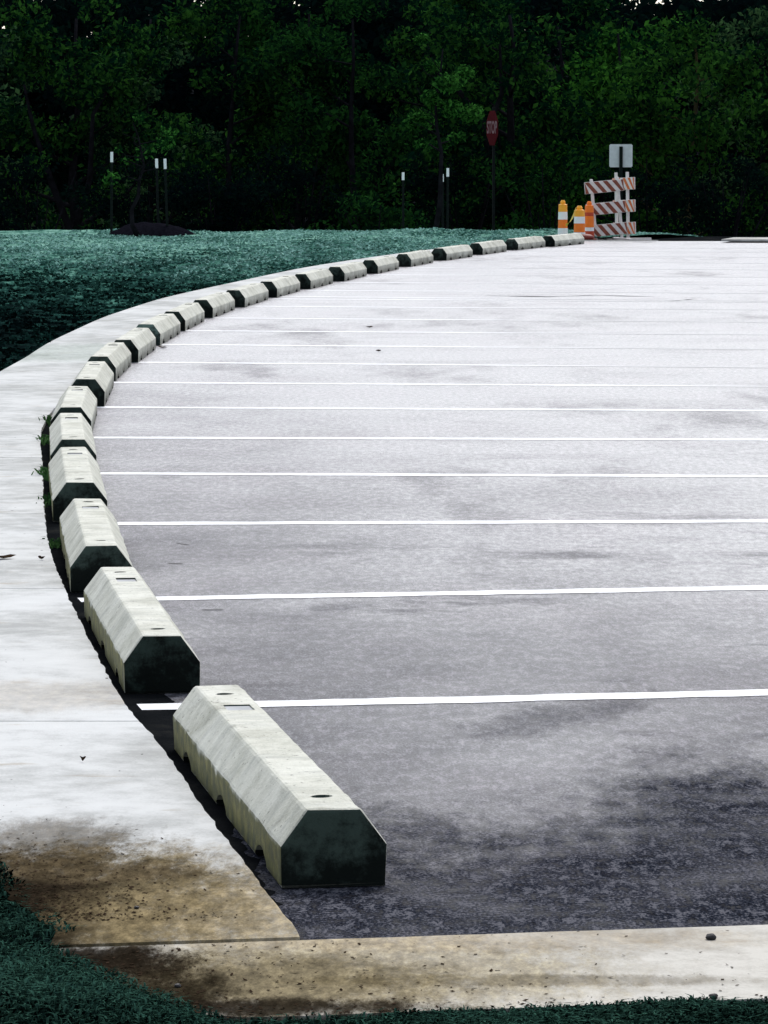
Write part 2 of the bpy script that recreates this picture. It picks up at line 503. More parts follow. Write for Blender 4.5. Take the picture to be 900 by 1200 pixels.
def width(y): return float(np.interp(y, [8, 8.3, 9, 30, 34, 38, 41, 46, 51, 60], [.43, .48, .53, .55, .60, .67, .75, .80, .88, .88]))
def left_x(y): return right_x(y) - width(y)

# ------------------------------------------------------------------ ground sheet
def terrain(x, y):
    def ss(a, b, t):
        t = min(1, max(0, (t - a) / (b - a))); return t * t * (3 - 2 * t)
    z = -.07
    z -= 4.0 * ss(73, 112, y)
    z += 4.2 * ss(150, 330, y)
    z -= .0
    return z
xs = sorted(set([-900, -500, -250, -150] + list(range(-100, 101, 4)) + [150, 250, 500, 900]))
ys = sorted(set([-300, -100, -40, -10] + list(np.arange(0, 80, 4.)) + list(np.arange(70, 130, 1.5)) + list(range(130, 360, 10)) + [450, 700, 1500, 2500]))
V = [(x, y, terrain(x, y) + (.25 * mnoise.noise((x * .12, y * .12, 0)) if y > 85 else 0)) for y in ys for x in xs]
W = len(xs)
Fc = [(j * W + i, j * W + i + 1, (j + 1) * W + i + 1, (j + 1) * W + i) for j in range(len(ys) - 1) for i in range(W - 1)]
tag(np_obj('ground', V, Fc, M['soil'], smooth=True), kind='structure')

# ------------------------------------------------------------------ parking lot
FAR_Y = 67.0
bm = bmesh.new()
y0 = gp(355, 1101).y
k1, k2 = gp(355, 1101, .018), gp(900, 1083, .018)
def strip_y(x): return k1.y + (x - k1.x) * (k2.y - k1.y) / (k2.x - k1.x)
yy = [yv for yv in [RIGHT[0][1]] + list(np.arange(RIGHT[0][1] + .6, FAR_Y - .1, .2))]
left = [bm.verts.new((right_x(y) - .02, y if i else strip_y(right_x(y)) - .01, 0)) for i, y in enumerate(yy + [FAR_Y])]
rt = [bm.verts.new((45, y if i else strip_y(2.) + .2, 0)) for i, y in enumerate(yy + [FAR_Y])]
mid = [bm.verts.new((2.0 + max(0, v.co.y - 55) * .35, v.co.y if i else strip_y(2.0) - .01, 0)) for i, v in enumerate(left)]
for a, b in ((left, mid), (mid, rt)):
    for i in range(len(a) - 1):
        bm.faces.new((a[i], b[i], b[i + 1], a[i + 1]))
tag(bm_obj('parking_lot', bm, M['asphalt']), kind='structure')

# ------------------------------------------------------------------ painted stall lines
line_left = [(163, 829), (93, 703.5), (132, 614), (112, 555), (104, 513), (104, 477.3), (128, 448.3), (150, 424.6), (178, 403.8), (207, 387.6), (236, 372.6), (273, 358.9), (311, 347.2)]
line_right = [(900, 812), (900, 689), (900, 611), (900, 558.5), (900, 515.5), (900, 481.5), (900, 453), (540, 427.8), (650, 407.5), (500, 389.6), (473, 374.4), (469, 360.2), (455, 348.6)]
lines = []
for a, b in zip(line_left, line_right):
    A, B = gp(*a), gp(*b)
    lines.append((A, (B - A).normalized()))
for i in range(13, 22):
    A, d = stop_place[i]
    p = A - d * .32; p.z = 0
    q = Vector((d.y, -d.x, 0)); q = (q * .45 + lines[12][1] * .55).normalized()
    lines.append((p + q * .1, q))
for A, d in lines:
    L = 5.3
    w = .066
    nn = Vector((-d.y, d.x, 0))
    bm = bmesh.new()
    ks = np.linspace(0, L, 60)
    lo, hi = [], []
    for k in ks:
        j1, j2 = (random.uniform(-.009, .009) for _ in range(2))
        a = A + d * k - nn * (w + j1); b = A + d * k + nn * (w + j2)
        lo.append(bm.verts.new((a.x, a.y, .0016))); hi.append(bm.verts.new((b.x, b.y, .0016)))
    for i in range(len(ks) - 1):
        bm.faces.new((lo[i], lo[i + 1], hi[i + 1], hi[i]))
    tag(bm_obj('stall_line', bm, M['paint']), kind='structure')

# tarred seam and crack running across the far asphalt
def seam(pts, w):
    P = [gp(*q) for q in pts]
    bm = bmesh.new(); lo, hi = [], []
    n = 50
    for k in range(n + 1):
        t = k / n * (len(P) - 1); i = min(len(P) - 2, int(t)); p = P[i].lerp(P[i + 1], t - i)
        q = w * (.25 + .75 * abs(mnoise.noise((p.x * 2.3, p.y, 1))) * 2) * min(1, 6 * k / n, 6 * (1 - k / n)) + .004
        j = .12 * mnoise.noise((p.x * 3, 5, p.y))
        lo.append(bm.verts.new((p.x, p.y - q + j, .0012))); hi.append(bm.verts.new((p.x, p.y + q + j, .0012)))
    for i in range(n): bm.faces.new((lo[i], lo[i + 1], hi[i + 1], hi[i]))
    tag(bm_obj('tar_seam', bm, M['tar']), kind='structure')
seam([(568, 346.5), (640, 348), (700, 346), (772, 348)], .10)
seam([(770, 354), (795, 352.5), (815, 350)], .09)
seam([(205, 638), (222, 640)], .012)
seam([(196, 661), (214, 661.5)], .010)
seam([(236, 716), (262, 717)], .012)

# ------------------------------------------------------------------ sidewalk in cast bays
joints = [strip_y(-.2) + .005, gp(90, 855).y, 14.2, 17.1, 20.2, 23.4, 26.6, gp(70, 419).y, 33.6, 37.2, 40.8, 44.4, 48, 51.6, 55.2, 58.8, 62.4, 66.2]
bm = bmesh.new()
for a, b in zip(joints, joints[1:]):
    yy = np.linspace(a + .006, b - .006, 60)
    rr = []
    for y in yy:
        rag = .003 * mnoise.noise((0, y * 7.0, 1.3)) + .006 * mnoise.noise((0, y * 31.0, 4.3))
        rr.append((right_x(y) + rag, y))
    ll = [(left_x(y) - .03 + (.02 * mnoise.noise((2, y * 9, 0)) + .02 * mnoise.noise((5, y * 31, 0)) if y < 10 else 0), y) for y in yy]
    if a < 8.5:
        ya = a + .006
        rr[0] = (rr[0][0], strip_y(rr[0][0]) + .006); ll[0] = (ll[0][0], strip_y(ll[0][0]) + .006)
    lo = [(bm.verts.new((l[0], l[1], -.08)), bm.verts.new((r[0], r[1], -.08))) for l, r in zip(ll, rr)]
    hi = [(bm.verts.new((l[0], l[1], .022)), bm.verts.new((r[0], r[1], .022))) for l, r in zip(ll, rr)]
    for i in range(len(yy) - 1):
        bm.faces.new((hi[i][0], hi[i][1], hi[i + 1][1], hi[i + 1][0]))
        bm.faces.new((lo[i][1], hi[i][1], hi[i + 1][1], lo[i + 1][1]) [::-1])
        bm.faces.new((lo[i][0], hi[i][0], hi[i + 1][0], lo[i + 1][0]))
    bm.faces.new((lo[0][0], lo[0][1], hi[0][1], hi[0][0]))
    bm.faces.new((lo[-1][0], hi[-1][0], hi[-1][1], lo[-1][1]))
tag(bm_obj('sidewalk', bm, M['walk']), kind='structure')

# ------------------------------------------------------------------ concrete strip along the front edge of the lot
bm = bmesh.new()
cut = gp(640, 1100).x
fr = gp(250, 1194, .018); fr2 = gp(900, 1170, .018)
def front_y(x): return fr.y + (x - fr.x) * (fr2.y - fr.y) / (fr2.x - fr.x)
def strip_piece(xa, xb, diag=False):
    n = 40
    X = np.linspace(xa, xb, n)
    top = [(x, strip_y(x) - .004 - .006 * abs(mnoise.noise((x * 9, 0, 0)))) for x in X]
    bot = [(x, front_y(x) + .012 * mnoise.noise((x * 6, 3, 0))) for x in X]
    if diag:
        bot = [(max(x, fr.x - .02) if False else x, y if x > fr.x else y + (fr.x - x) * 1.9) for x, y in bot]
        bot = [(x, min(y, strip_y(x) - .03)) for x, y in bot]
    slab(bm, bot + top[::-1], -.1, .018)
strip_piece(-.60, 2.2, True)
strip_piece(2.21, 8.0)
tag(bm_obj('kerb_strip', bm, M['kerb']), kind='structure')

# pale kerb ending the lot at the far side
bm = bmesh.new()
slab(bm, [(2.95, 67.0), (4.3, 67.0), (4.3, 67.16), (2.95, 67.16)], -.08, .012)
bevel(bm, .005, 1)
tag(bm_obj('kerb', bm, M['plain_kerb']), kind='structure')
bm = bmesh.new()
slab(bm, [(5.2, 65.9), (16, 65.1), (16, 67.3), (5.5, 67.3)], .022, .052)
slab(bm, [(5.75, 66.35), (16, 65.6), (16, 67.2), (5.95, 67.2)], -.05, .022)
tag(bm_obj('raised_kerb', bm, M['plain_kerb']), kind='structure')

# ------------------------------------------------------------------ lawn (left of the walk) and the verge in front
def lawn_z(x, y, s):
    z = .012 + .05 * min(1, s / 1.5)
    z += .032 * min(1, .25 + s) * mnoise.fractal((x * 3.1, y * 2.1, 0), .9, 2.1, 5)
    z += .06 * min(1, s / 3) * mnoise.noise((x * .6, y * .25, 3))
    z -= .4 * max(0, (y - 71.5) / 6) ** 1.5
    return z
S = np.concatenate([np.arange(0, 1.5, .055), np.arange(1.5, 9.5, .075), np.array([10, 11, 13, 16, 20, 26, 35, 50])])
Y = np.concatenate([np.arange(6.3, 9.6, .05), np.arange(9.6, 24, .4), np.arange(24, 76.5, .11)])
V = []
for y in Y:
    yl = min(y, 66)
    e = left_x(max(yl, 7.9)) if y < 66 else left_x(66) + (y - 66) * .42
    if y < 7.92: e = max(-.63, -.605 + (7.84 - y) * .53)
    for s in S:
        x = e - s
        V.append((x, y, lawn_z(x, y, s)))
W = len(S)
Fc = [(j * W + i, j * W + i + 1, (j + 1) * W + i + 1, (j + 1) * W + i) for j in range(len(Y) - 1) for i in range(W - 1)]
Fc = [f[::-1] for f in Fc]
tag(np_obj('lawn', V, Fc, M['lawn'], smooth=True), kind='structure')
# verge in front of the strip
X = np.arange(-1.6, 8, .05); Yv = np.concatenate([[-30, -10, 0, 3, 5], np.arange(6, 7.01, .05), [1.0]])
Yv = np.concatenate([[-30, -10, 0, 3, 5, 5.8], np.linspace(6.2, 1e-9, 0)])
rows = [-36, -16, -6, -3] + list(np.arange(-1.2, .06, .045))
def verge_y(x, r): return front_y(x) + r + (0 if x > fr.x else (fr.x - x) * 1.9)
def verge_z(x, y, r): return .008 + min(1, max(0, .1 - r)) * .012 + .022 * min(1, .3 - r * 2) * mnoise.fractal((x * 5, y * 5, 2), .9, 2.1, 4) - (.03 if r > .03 else 0)
V = []
for r in rows:
    for x in X:
        y = verge_y(x, r)
        V.append((x, y, verge_z(x, y, r)))
W = len(X)
Fc = [(j * W + i, j * W + i + 1, (j + 1) * W + i + 1, (j + 1) * W + i) for j in range(len(rows) - 1) for i in range(W - 1)]
tag(np_obj('verge', V, Fc, M['lawn'], smooth=True), kind='structure')

def blades(P, hmin, hmax, wmin, wmax, lean):
    n = len(P)
    a = rng.uniform(0, 2 * np.pi, n); h = rng.uniform(hmin, hmax, n); w = rng.uniform(wmin, wmax, n)
    b = rng.uniform(0, 2 * np.pi, n); l = rng.uniform(.2, 1, n) * lean * h
    side = np.stack([np.cos(a), np.sin(a), np.zeros(n)], 1) * w[:, None] * .5
    ld = np.stack([np.cos(b), np.sin(b), np.zeros(n)], 1) * l[:, None]
    up = np.zeros((n, 3)); up[:, 2] = h
    mid = P + ld * .35 + up * .6
    tip = P + ld + up * np.sqrt(np.maximum(.1, 1 - (lean * .5) ** 2))
    V = np.concatenate([P - side, P + side, mid + side * .8, mid - side * .8, tip + side * .12, tip - side * .12])
    i = np.arange(n)
    Fq = np.concatenate([np.stack([i, i + n, i + 2 * n, i + 3 * n], 1), np.stack([i + 3 * n, i + 2 * n, i + 4 * n, i + 5 * n], 1)])
    return V, Fq
# blades over verge, the near left corner, and tufts in the lawn
pts = []
for _ in range(60000):
    x = random.uniform(-1.3, 1.5); r = .012 - abs(random.gauss(0, .03)) - random.random() * (.25 if x > 0 else .8)
    y = verge_y(x, r)
    pts.append((x, y, verge_z(x, y, r)))
for _ in range(34000):
    y = random.uniform(6.95, 9.4)
    e = (left_x(max(y, 7.9)) if y > 7.92 else -.605 + (7.84 - y) * .53)
    q = random.random() * .55; x = e + (.01 if y > 7.95 else -.02) - q
    pts.append((x, y, lawn_z(x, y, q)))
Vb, Fb = blades(np.array(pts), .006, .024, .0025, .007, 1.6)
tag(np_obj('grass', Vb, Fb, M['blade']), 'short dark grass growing along the front verge', 'grass', kind='stuff')
pts = []
for _ in range(120000):
    y = 24 + 51 * random.random() ** .8
    yl = min(y, 66)
    e = left_x(yl) if y < 66 else left_x(66) + (y - 66) * .42
    s = .05 + random.random() ** 1.3 * 9
    x = e - s
    if mnoise.noise((x * 2.2, y * 1.1, 8)) < -.1 and random.random() < .8: continue
    pts.append((x, y, lawn_z(x, y, s)))
Vb, Fb = blades(np.array(pts), .010, .038, .02, .055, 1.3)
tag(np_obj('lawn_grass', Vb, Fb, M['tuft']), 'thin new grass sprouting across the seeded bank', 'grass', kind='stuff')

# leaf litter and soil crumbs washed onto the paving at the near left corner and along the strip
n_l = 2600
P = []
while len(P) < n_l:
    k = random.random()
    if k < .5:
        y = 8.06 + abs(random.gauss(0, .45)); x = left_x(y) - .02 + abs(random.gauss(0, .16)); z = .0235
        if x > right_x(y): continue
    elif k < .93:
        x = -.62 + abs(random.gauss(0, .45)); t = random.random() ** 2.2
        lo_y = front_y(x) + max(0, fr.x - x) * 1.9
        y = lo_y + t * (strip_y(x) - lo_y - .02); z = .0195
    else:
        x = random.uniform(-.6, 1.5); y = front_y(x) + max(0, fr.x - x) * 1.9 + abs(random.gauss(0, .03)); z = .0195
        if y > strip_y(x) - .02: continue
    P.append((x, y, z))
P = np.array(P)
s_ = rng.uniform(.0012, .006, n_l) * rng.uniform(.5, 1.3, n_l)
a = rng.uniform(0, 2 * np.pi, n_l)
d1 = np.stack([np.cos(a), np.sin(a), rng.uniform(-.2, .5, n_l)], 1) * s_[:, None]
d2 = np.stack([-np.sin(a), np.cos(a), rng.uniform(-.2, .4, n_l)], 1) * s_[:, None] * .6
V = np.concatenate([P - d1, P - d2, P + d1, P + d2]); V[:, 2] = np.maximum(V[:, 2], np.tile(P[:, 2], 4) - .0005)
i = np.arange(n_l)
tag(np_obj('leaf_litter', V, np.stack([i, i + n_l, i + 2 * n_l, i + 3 * n_l], 1), M['deadleaf']), 'brown crumbs of leaf litter strewn over the near left paving corner', 'leaf litter', kind='stuff')

# ------------------------------------------------------------------ wheel stops
def stop_mesh(seed):
    H = STOP_H
    prof = [(-.104, 0), (-.106, .086), (-.052, H), (.052, H), (.106, .086), (.104, 0)]
    bm = bmesh.new()
    n = 40
    rings = []
    for i in range(n + 1):
        y = STOP_L * i / n
        rings.append([bm.verts.new((x, y, z)) for x, z in prof])
    for a, b in zip(rings, rings[1:]):
        for k in range(6):
            bm.faces.new((a[k], a[(k + 1) % 6], b[(k + 1) % 6], b[k]))
    bm.faces.new(rings[0]); bm.faces.new(rings[-1][::-1])
    bmesh.ops.recalc_face_normals(bm, faces=bm.faces)
    bevel(bm, .007, 2, .4)
    for v in bm.verts:
        c = v.co
        k = mnoise.noise((c.x * 14 + seed * 9, c.y * 14, c.z * 14))
        k2 = mnoise.noise((c.x * 40 + seed * 9, c.y * 40, c.z * 40))
        nrm = v.normal
        if c.z > .004: v.co = c + nrm * (.0028 * k + .0024 * k2)
    me = bpy.data.meshes.new('stop_body'); bm.to_mesh(me); bm.free()
    o = bpy.data.objects.new('tmp', me); col.objects.link(o)
    cb = bmesh.new()
    for y in (.3, .97, 1.63):                                 # drain notches under the block
        bmesh.ops.create_cone(cb, cap_ends=True, segments=16, radius1=.1, radius2=.1, depth=.5, matrix=Matrix.Translation((0, y, 0)) @ Matrix.Diagonal((1, .9, .36, 1)) @ Matrix.Rotation(R(90), 4, 'Y'))
    for y in (.17, STOP_L - .17):                             # pin holes through the top
        bmesh.ops.create_cone(cb, cap_ends=True, segments=14, radius1=.017, radius2=.017, depth=.07, matrix=Matrix.Translation((0, y, H)) @ Matrix.Diagonal((1.3, 1, 1, 1)))
    box(cb, (.002, STOP_L - .42, H), (.062, .10, .010))        # stamped recess
    cme = bpy.data.meshes.new('cut'); cb.to_mesh(cme); cb.free()
    co = bpy.data.objects.new('cut', cme); col.objects.link(co)
    md = o.modifiers.new('b', 'BOOLEAN'); md.object = co; md.operation = 'DIFFERENCE'; md.solver = 'EXACT'
    dg = bpy.context.evaluated_depsgraph_get()
    res = bpy.data.meshes.new_from_object(o.evaluated_get(dg))
    bpy.data.objects.remove(o); bpy.data.objects.remove(co)
    res.name = 'stop_body'
    return res

protos = []
for sd in range(3):
    root = empty('wheel_stop', (0, 0, 0))
    me = stop_mesh(sd)
    me.materials.clear()
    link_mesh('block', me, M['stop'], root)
    for y in (.17, STOP_L - .17):
        bm = bmesh.new()
        bmesh.ops.create_cone(bm, cap_ends=True, segments=10, radius1=.012, radius2=.010, depth=.10, matrix=Matrix.Translation((0, y, STOP_H - .07)))
        bm_obj('steel_pin', bm, M['rust'], root)
    bm = bmesh.new()
    box(bm, (.002, STOP_L - .42, STOP_H - .0036), (.058, .094, .0015))
    bm_obj('stamped_plate', bm, M['stamp'], root)
    protos.append(root)
stop_labels = [
    'nearest and largest concrete wheel stop, mossy left side, black end facing the front kerb',
    'second concrete wheel stop from the front kerb strip, mottled dark green end face',
    'third concrete wheel stop from the front kerb strip, yellow moss along its left side',
    'fourth concrete wheel stop from the front kerb strip, beside weeds in the walk gap',
    'fifth concrete wheel stop from the front kerb strip, pointing straight away, plain pale top',
    'sixth concrete wheel stop from the front kerb strip, where the row bulges furthest left',
    'seventh concrete wheel stop from the front kerb strip, just starting to turn right',
    'eighth concrete wheel stop from the front kerb strip, showing its right side',
    'ninth concrete wheel stop from the front kerb strip, beside a long white stall line',
    'tenth concrete wheel stop from the front kerb strip, with a paler grey end',
    'eleventh concrete wheel stop from the front kerb strip, in the middle of the row',
    'eleventh concrete wheel stop counting back from the orange tubes',
    'tenth concrete wheel stop counting back from the orange tubes',
    'ninth concrete wheel stop counting back from the orange tubes, beside the last visible walk',
    'eighth concrete wheel stop counting back from the orange tubes, grass close behind it',
    'seventh concrete wheel stop counting back from the orange tubes, against the teal lawn',
    'sixth concrete wheel stop counting back from the orange tubes, small and pale',
    'fifth concrete wheel stop counting back from the orange tubes, below the lone white-tipped post',
    'fourth concrete wheel stop counting back from the orange tubes, below the paired white-tipped posts',
    'third concrete wheel stop counting back from the orange tubes, under a thin strip of lawn',
    'second concrete wheel stop counting back from the orange tubes, below the red octagonal sign',
    'farthest concrete wheel stop, touching the orange tubes at the end of the row']
for i, (A, d) in enumerate(stop_place):
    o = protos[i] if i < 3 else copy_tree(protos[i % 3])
    if i == 9:                                  # the block with the paler grey end has its painted end tone lightened
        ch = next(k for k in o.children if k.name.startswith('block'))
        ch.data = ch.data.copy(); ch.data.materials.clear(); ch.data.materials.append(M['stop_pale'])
    o.location = (A.x, A.y, 0.001)
    o.rotation_euler = (0, 0, math.atan2(d.y, d.x) - math.pi / 2)
    if i == 0: o.scale = (1.04, 1.05, 1.0)          # the nearest block is a slightly longer casting
    tag(o, stop_labels[i], 'wheel stop', 'concrete wheel stops along the curved walk')

# dark strip for soil and painted-in shade, and weeds, between walk and stops
bm = bmesh.new()
Yg = np.arange(8.12, 23.6, .03)
L0, R0 = [], []
for y in Yg:
    r = right_x(y)
    w = float(np.interp(y, [8.1, 8.5, 9.3, 10.3, 11.5, 13, 20, 24], [.0, .02, .06, .11, .15, .12, .09, .03])) + .025 * mnoise.noise((y * 2, 0, 0)) + .03 * mnoise.noise((y * 8.3, 0, 0)) + .02 * mnoise.noise((y * 23, 0, 0))
    L0.append(bm.verts.new((r - .02, y, .0008))); R0.append(bm.verts.new((r + w, y, .0008)))
for i in range(len(Yg) - 1):
    bm.faces.new((L0[i], R0[i], R0[i + 1], L0[i + 1]))
tag(bm_obj('gap_soil_shade', bm, M['soil']), kind='structure')

def weed(name, u, v, n, h, label):
    p = gp(u, v, .0)
    P = np.array([(random.gauss(0, .022), random.gauss(0, .09), 0.0) for _ in range(n)])
    Vw, Fw = blades(P, h * .4, h, .006, .014, 1.5)
    o = np_obj(name, Vw, Fw, M['weed'])
    o.location = (right_x(p.y) + .03, p.y, .003)
    tag(o, label, 'weed', 'weeds in the gap beside the walk')
weed('weed_tuft', 56, 497, 70, .07, 'dark weed tuft at the end of the walk gap beside the sixth wheel stop')
weed('weed_tuft', 57, 520, 90, .06, 'small green weed in the gap beside the fifth wheel stop')
weed('weed_tuft', 57, 560, 110, .08, 'largest green weed tuft in the gap beside the fourth wheel stop')
weed('weed_tuft', 60, 590, 60, .05, 'low dark weed in the gap near the front of the fourth wheel stop')
weed('weed_tuft', 66, 640, 50, .04, 'low weed at the walk edge beside the mossy third wheel stop')

# ------------------------------------------------------------------ small litter
def leaf(u, v, z, s, label, squash=.5):
    p = gp(u, v, z)
    bm = bmesh.new()
    n = 10
    top = []
    for k in range(n):
        a = 2 * math.pi * k / n
        r = s * (1 + .35 * math.sin(3 * a + u))
        top.append(bm.verts.new((r * math.cos(a), squash * r * math.sin(a), .003 + .012 * abs(math.cos(a)) )))
    c = bm.verts.new((0, 0, .012)); c2 = bm.verts.new((0, 0, .002))
    for k in range(n):
        bm.faces.new((top[k], top[(k + 1) % n], c)); bm.faces.new((top[(k + 1) % n], top[k], c2))
    o = bm_obj('dead_leaf', bm, M['deadleaf'])
    o.location = (p.x, p.y, z)
    o.rotation_euler = (0, 0, (u * 1.7) % 3)
    tag(o, label, 'leaf', 'dead leaves on the paving')
leaf(4, 655, .023, .045, 'curled dark leaf on the sidewalk at its far left')
leaf(49, 656, .023, .016, 'tiny dark leaf on the sidewalk close to the third wheel stop')
leaf(97, 893, .023, .007, 'tiny dark crumb of leaf on the near sidewalk bay')
leaf(444, 412, .002, .03, 'small black leaf lying alone on the pale asphalt', .6)
leaf(433, 384, .002, .04, 'grey curled leaf on the far asphalt between two stall lines')
leaf(190, 408, .002, .07, 'dark leaf on the asphalt beside the ninth wheel stop', .3)
def pebble(u, v, z, s, label):
    p = gp(u, v, z)
    bm = bmesh.new()
    bmesh.ops.create_icosphere(bm, subdivisions=3, radius=s)
    for q in bm.verts:
        q.co *= 1 + .25 * mnoise.noise(q.co * (1.2 / s) + Vector((u, 0, 0)))
        q.co.z *= .65
    o = bm_obj('pebble', bm, M['stone'], smooth=True)
    o.location = (p.x, p.y, z + s * .5)
    tag(o, label, 'stone', 'dark pebbles on the front kerb strip')
pebble(833, 1101, .018, .010, 'rounded black pebble on the right of the front kerb strip')
pebble(836, 1170, .018, .008, 'flat black pebble at the grass edge of the front kerb strip')
pebble(208, 1157, .018, .006, 'small black pebble on the brown stained end of the front kerb strip')
pebble(160, 1065, .022, .005, 'tiny black pebble on the brown stained sidewalk corner')

# ------------------------------------------------------------------ mulch mound, stake posts
mc = gp(174, 281)
bm = bmesh.new()
nr, ns = 9, 48
ctr = bm.verts.new((0, 0, .24))
prev = None
for r in range(1, nr + 1):
    t = r / nr
    ring = []
    for k in range(ns):
        a = 2 * math.pi * k / ns
        rx = .76 * (1 + .12 * mnoise.noise((math.cos(a) * 1.5, math.sin(a) * 1.5, 4)))
        x, y = rx * t * math.cos(a), .62 * rx / .76 * t * math.sin(a)
        z = .24 * (1 - t ** 2.2) + .05 * mnoise.noise((x * 7, y * 7, 1)) * (1 - t * .5)
        ring.append(bm.verts.new((x, y, z if r < nr else -.03)))
    for k in range(ns):
        if prev is None: bm.faces.new((ctr, ring[k], ring[(k + 1) % ns]))
        else: bm.faces.new((prev[k], ring[k], ring[(k + 1) % ns], prev[(k + 1) % ns]))
    prev = ring
mound = bm_obj('mulch_mound', bm, M['mulch'], smooth=True)
mound.location = (mc.x + .02, mc.y + .1, .03)
tag(mound, 'low black mound of mulch on the teal lawn under the staked sapling', 'mulch')

def tpost(u, v_top, v_tip, y, base_z, tilt, label):
    top = at(u, v_top, y); tip = at(u, v_tip, y)
    h = top.z - base_z; tl = top.z - tip.z
    o = empty('stake_post', (top.x, y, base_z))
    o.rotation_euler = (R(1), tilt, R(random.uniform(-25, 25)))
    bm = bmesh.new()
    box(bm, (0, 0, (h - tl) / 2 - .1), (.042, .006, h - tl + .2))
    box(bm, (0, .021, (h - tl) / 2 - .1), (.006, .036, h - tl + .2))
    for k in range(int((h - tl - .06) / .09)):
        box(bm, (0, -.007, .06 + k * .09), (.014, .008, .03))
    bm_obj('shaft', bm, M['post'], o)
    bm = bmesh.new()
    box(bm, (0, -.001, h - tl / 2), (.046, .010, tl)); box(bm, (0, .022, h - tl / 2), (.010, .038, tl))
    bm_obj('white_tip', bm, M['white'], o)
    tag(o, label, 'post', 'white tipped posts staking the saplings')
tpost(130, 178, 190, mc.y + .1, .05, .02, 'leftmost white-tipped steel post, alone at the left end of the mulch mound')
tpost(185.5, 186, 197, mc.y + .6, .05, -.03, 'thin white-tipped post, left one of the pair on the mulch mound')
tpost(196, 186, 198, mc.y - .1, .05, -.03, 'white-tipped post, right one of the pair on the mulch mound')
tpost(472.5, 202, 211, 74.0, -.35, .0, 'lone white-tipped post behind the lawn, above the far wheel stops')
tpost(519.5, 204, 213, 74.6, -.35, -.02, 'shorter white-tipped post of the pair behind the lawn')
tpost(524.5, 197, 207, 73.6, -.35, .01, 'taller white-tipped post of the pair behind the lawn')

# ------------------------------------------------------------------ traffic tubes, tape, barricades, signs
GB = .0
def tube_marker(u, y, h, r, mats, base_mat, label):
    p = at(u, 275, y)
    o = empty('traffic_tube', (p.x, y, -.06))
    bm = bmesh.new()
    n = 8
    vs = box(bm, (0, 0, .03), (r * 3.2, r * 3.2, .06)); bevel(bm, .02, 2)
    bm_obj('rubber_base', bm, base_mat, o)
    z = .06
    for k, (mname, frac) in enumerate(mats):
        z1 = z + (h - .06) * frac
        bm = bmesh.new()
        r0 = r * (1.12 - .2 * (z / h)); r1 = r * (1.12 - .2 * (z1 / h))
        top = k == len(mats) - 1
        pts = [(0, 0, z), (0, 0, z1 - .001)]; rad = [r0, r1]
        if k % 2: rad = [r0 * .97, r1 * .97]
        if top:
            pts = [(0, 0, z), (0, 0, z1 - .07), (0, 0, z1 - .06), (0, 0, z1 - .03), (0, 0, z1)]; rad = [r0, r1, r1 * .55, r1 * .6, r1 * .35]
        tube(bm, pts, rad, 16)
        bm_obj('orange_band' if mname != 'white' else 'white_band', bm, M[mname], o, smooth=False)
        z = z1
    tag(o, label, 'traffic tube', 'orange traffic tubes by the barricade')
    return o
tube_marker(659.5, 68.6, .68, .075, [('white', .28), ('glow_orange', .22), ('white', .2), ('amber', .3)], M['darkred'],
            'leftmost orange and white traffic tube, half hidden behind the farthest wheel stop')
tube_marker(679, 68.0, .60, .088, [('white', .22), ('glow_orange', .26), ('white', .2), ('amber', .32)], M['darkred'],
            'middle amber and white traffic tube with yellow tape tied to its top')
tube_marker(690.5, 68.9, .66, .075, [('redorange', .2), ('white', .1), ('glow_orange', .3), ('redorange', .1), ('glow_orange', .3)], M['darkred'],
            'reddest orange traffic tube, right against the striped barricade')
a = at(675, 245, 67.93); b = at(663, 264, 68.5)
bm = bmesh.new()
pa, pb = [], []
for k in range(13):
    t = k / 12
    p = a.lerp(b, t); p.z -= .05 * math.sin(math.pi * t)
    tw = .035 * math.cos(t * 2.5); td = .035 * math.sin(t * 2.5)
    pa.append((p + Vector((0, td, tw)), p - Vector((0, td, tw))))
for side in (.0008, -.0008):
    vs = [(bm.verts.new(q + Vector((0, side, 0))), bm.verts.new(w + Vector((0, side, 0)))) for q, w in pa]
    for i in range(12):
        bm.faces.new((vs[i][0], vs[i + 1][0], vs[i + 1][1], vs[i][1]))
tag(bm_obj('caution_tape', bm, M['tape']), 'yellow caution tape sagging between two traffic tubes', 'tape')
p = at(686, 277, 67.6)
sb = empty('sandbag', (p.x, 67.6, 0)); bpy.data.objects.remove(sb)
bm = bmesh.new()
bmesh.ops.create_icosphere(bm, subdivisions=3, radius=1)
for q in bm.verts:
    c = q.co
    q.co = Vector((c.x * .15, c.y * .10, max(-.02, c.z * .055 + .045 + .01 * mnoise.noise(c * 3)) ))
o = bm_obj('sandbag', bm, M['darkred'], smooth=True)
o.location = (p.x - .01, 67.55, .0)
tag(o, 'dark red ballast bag lying in front of the traffic tubes', 'bag')

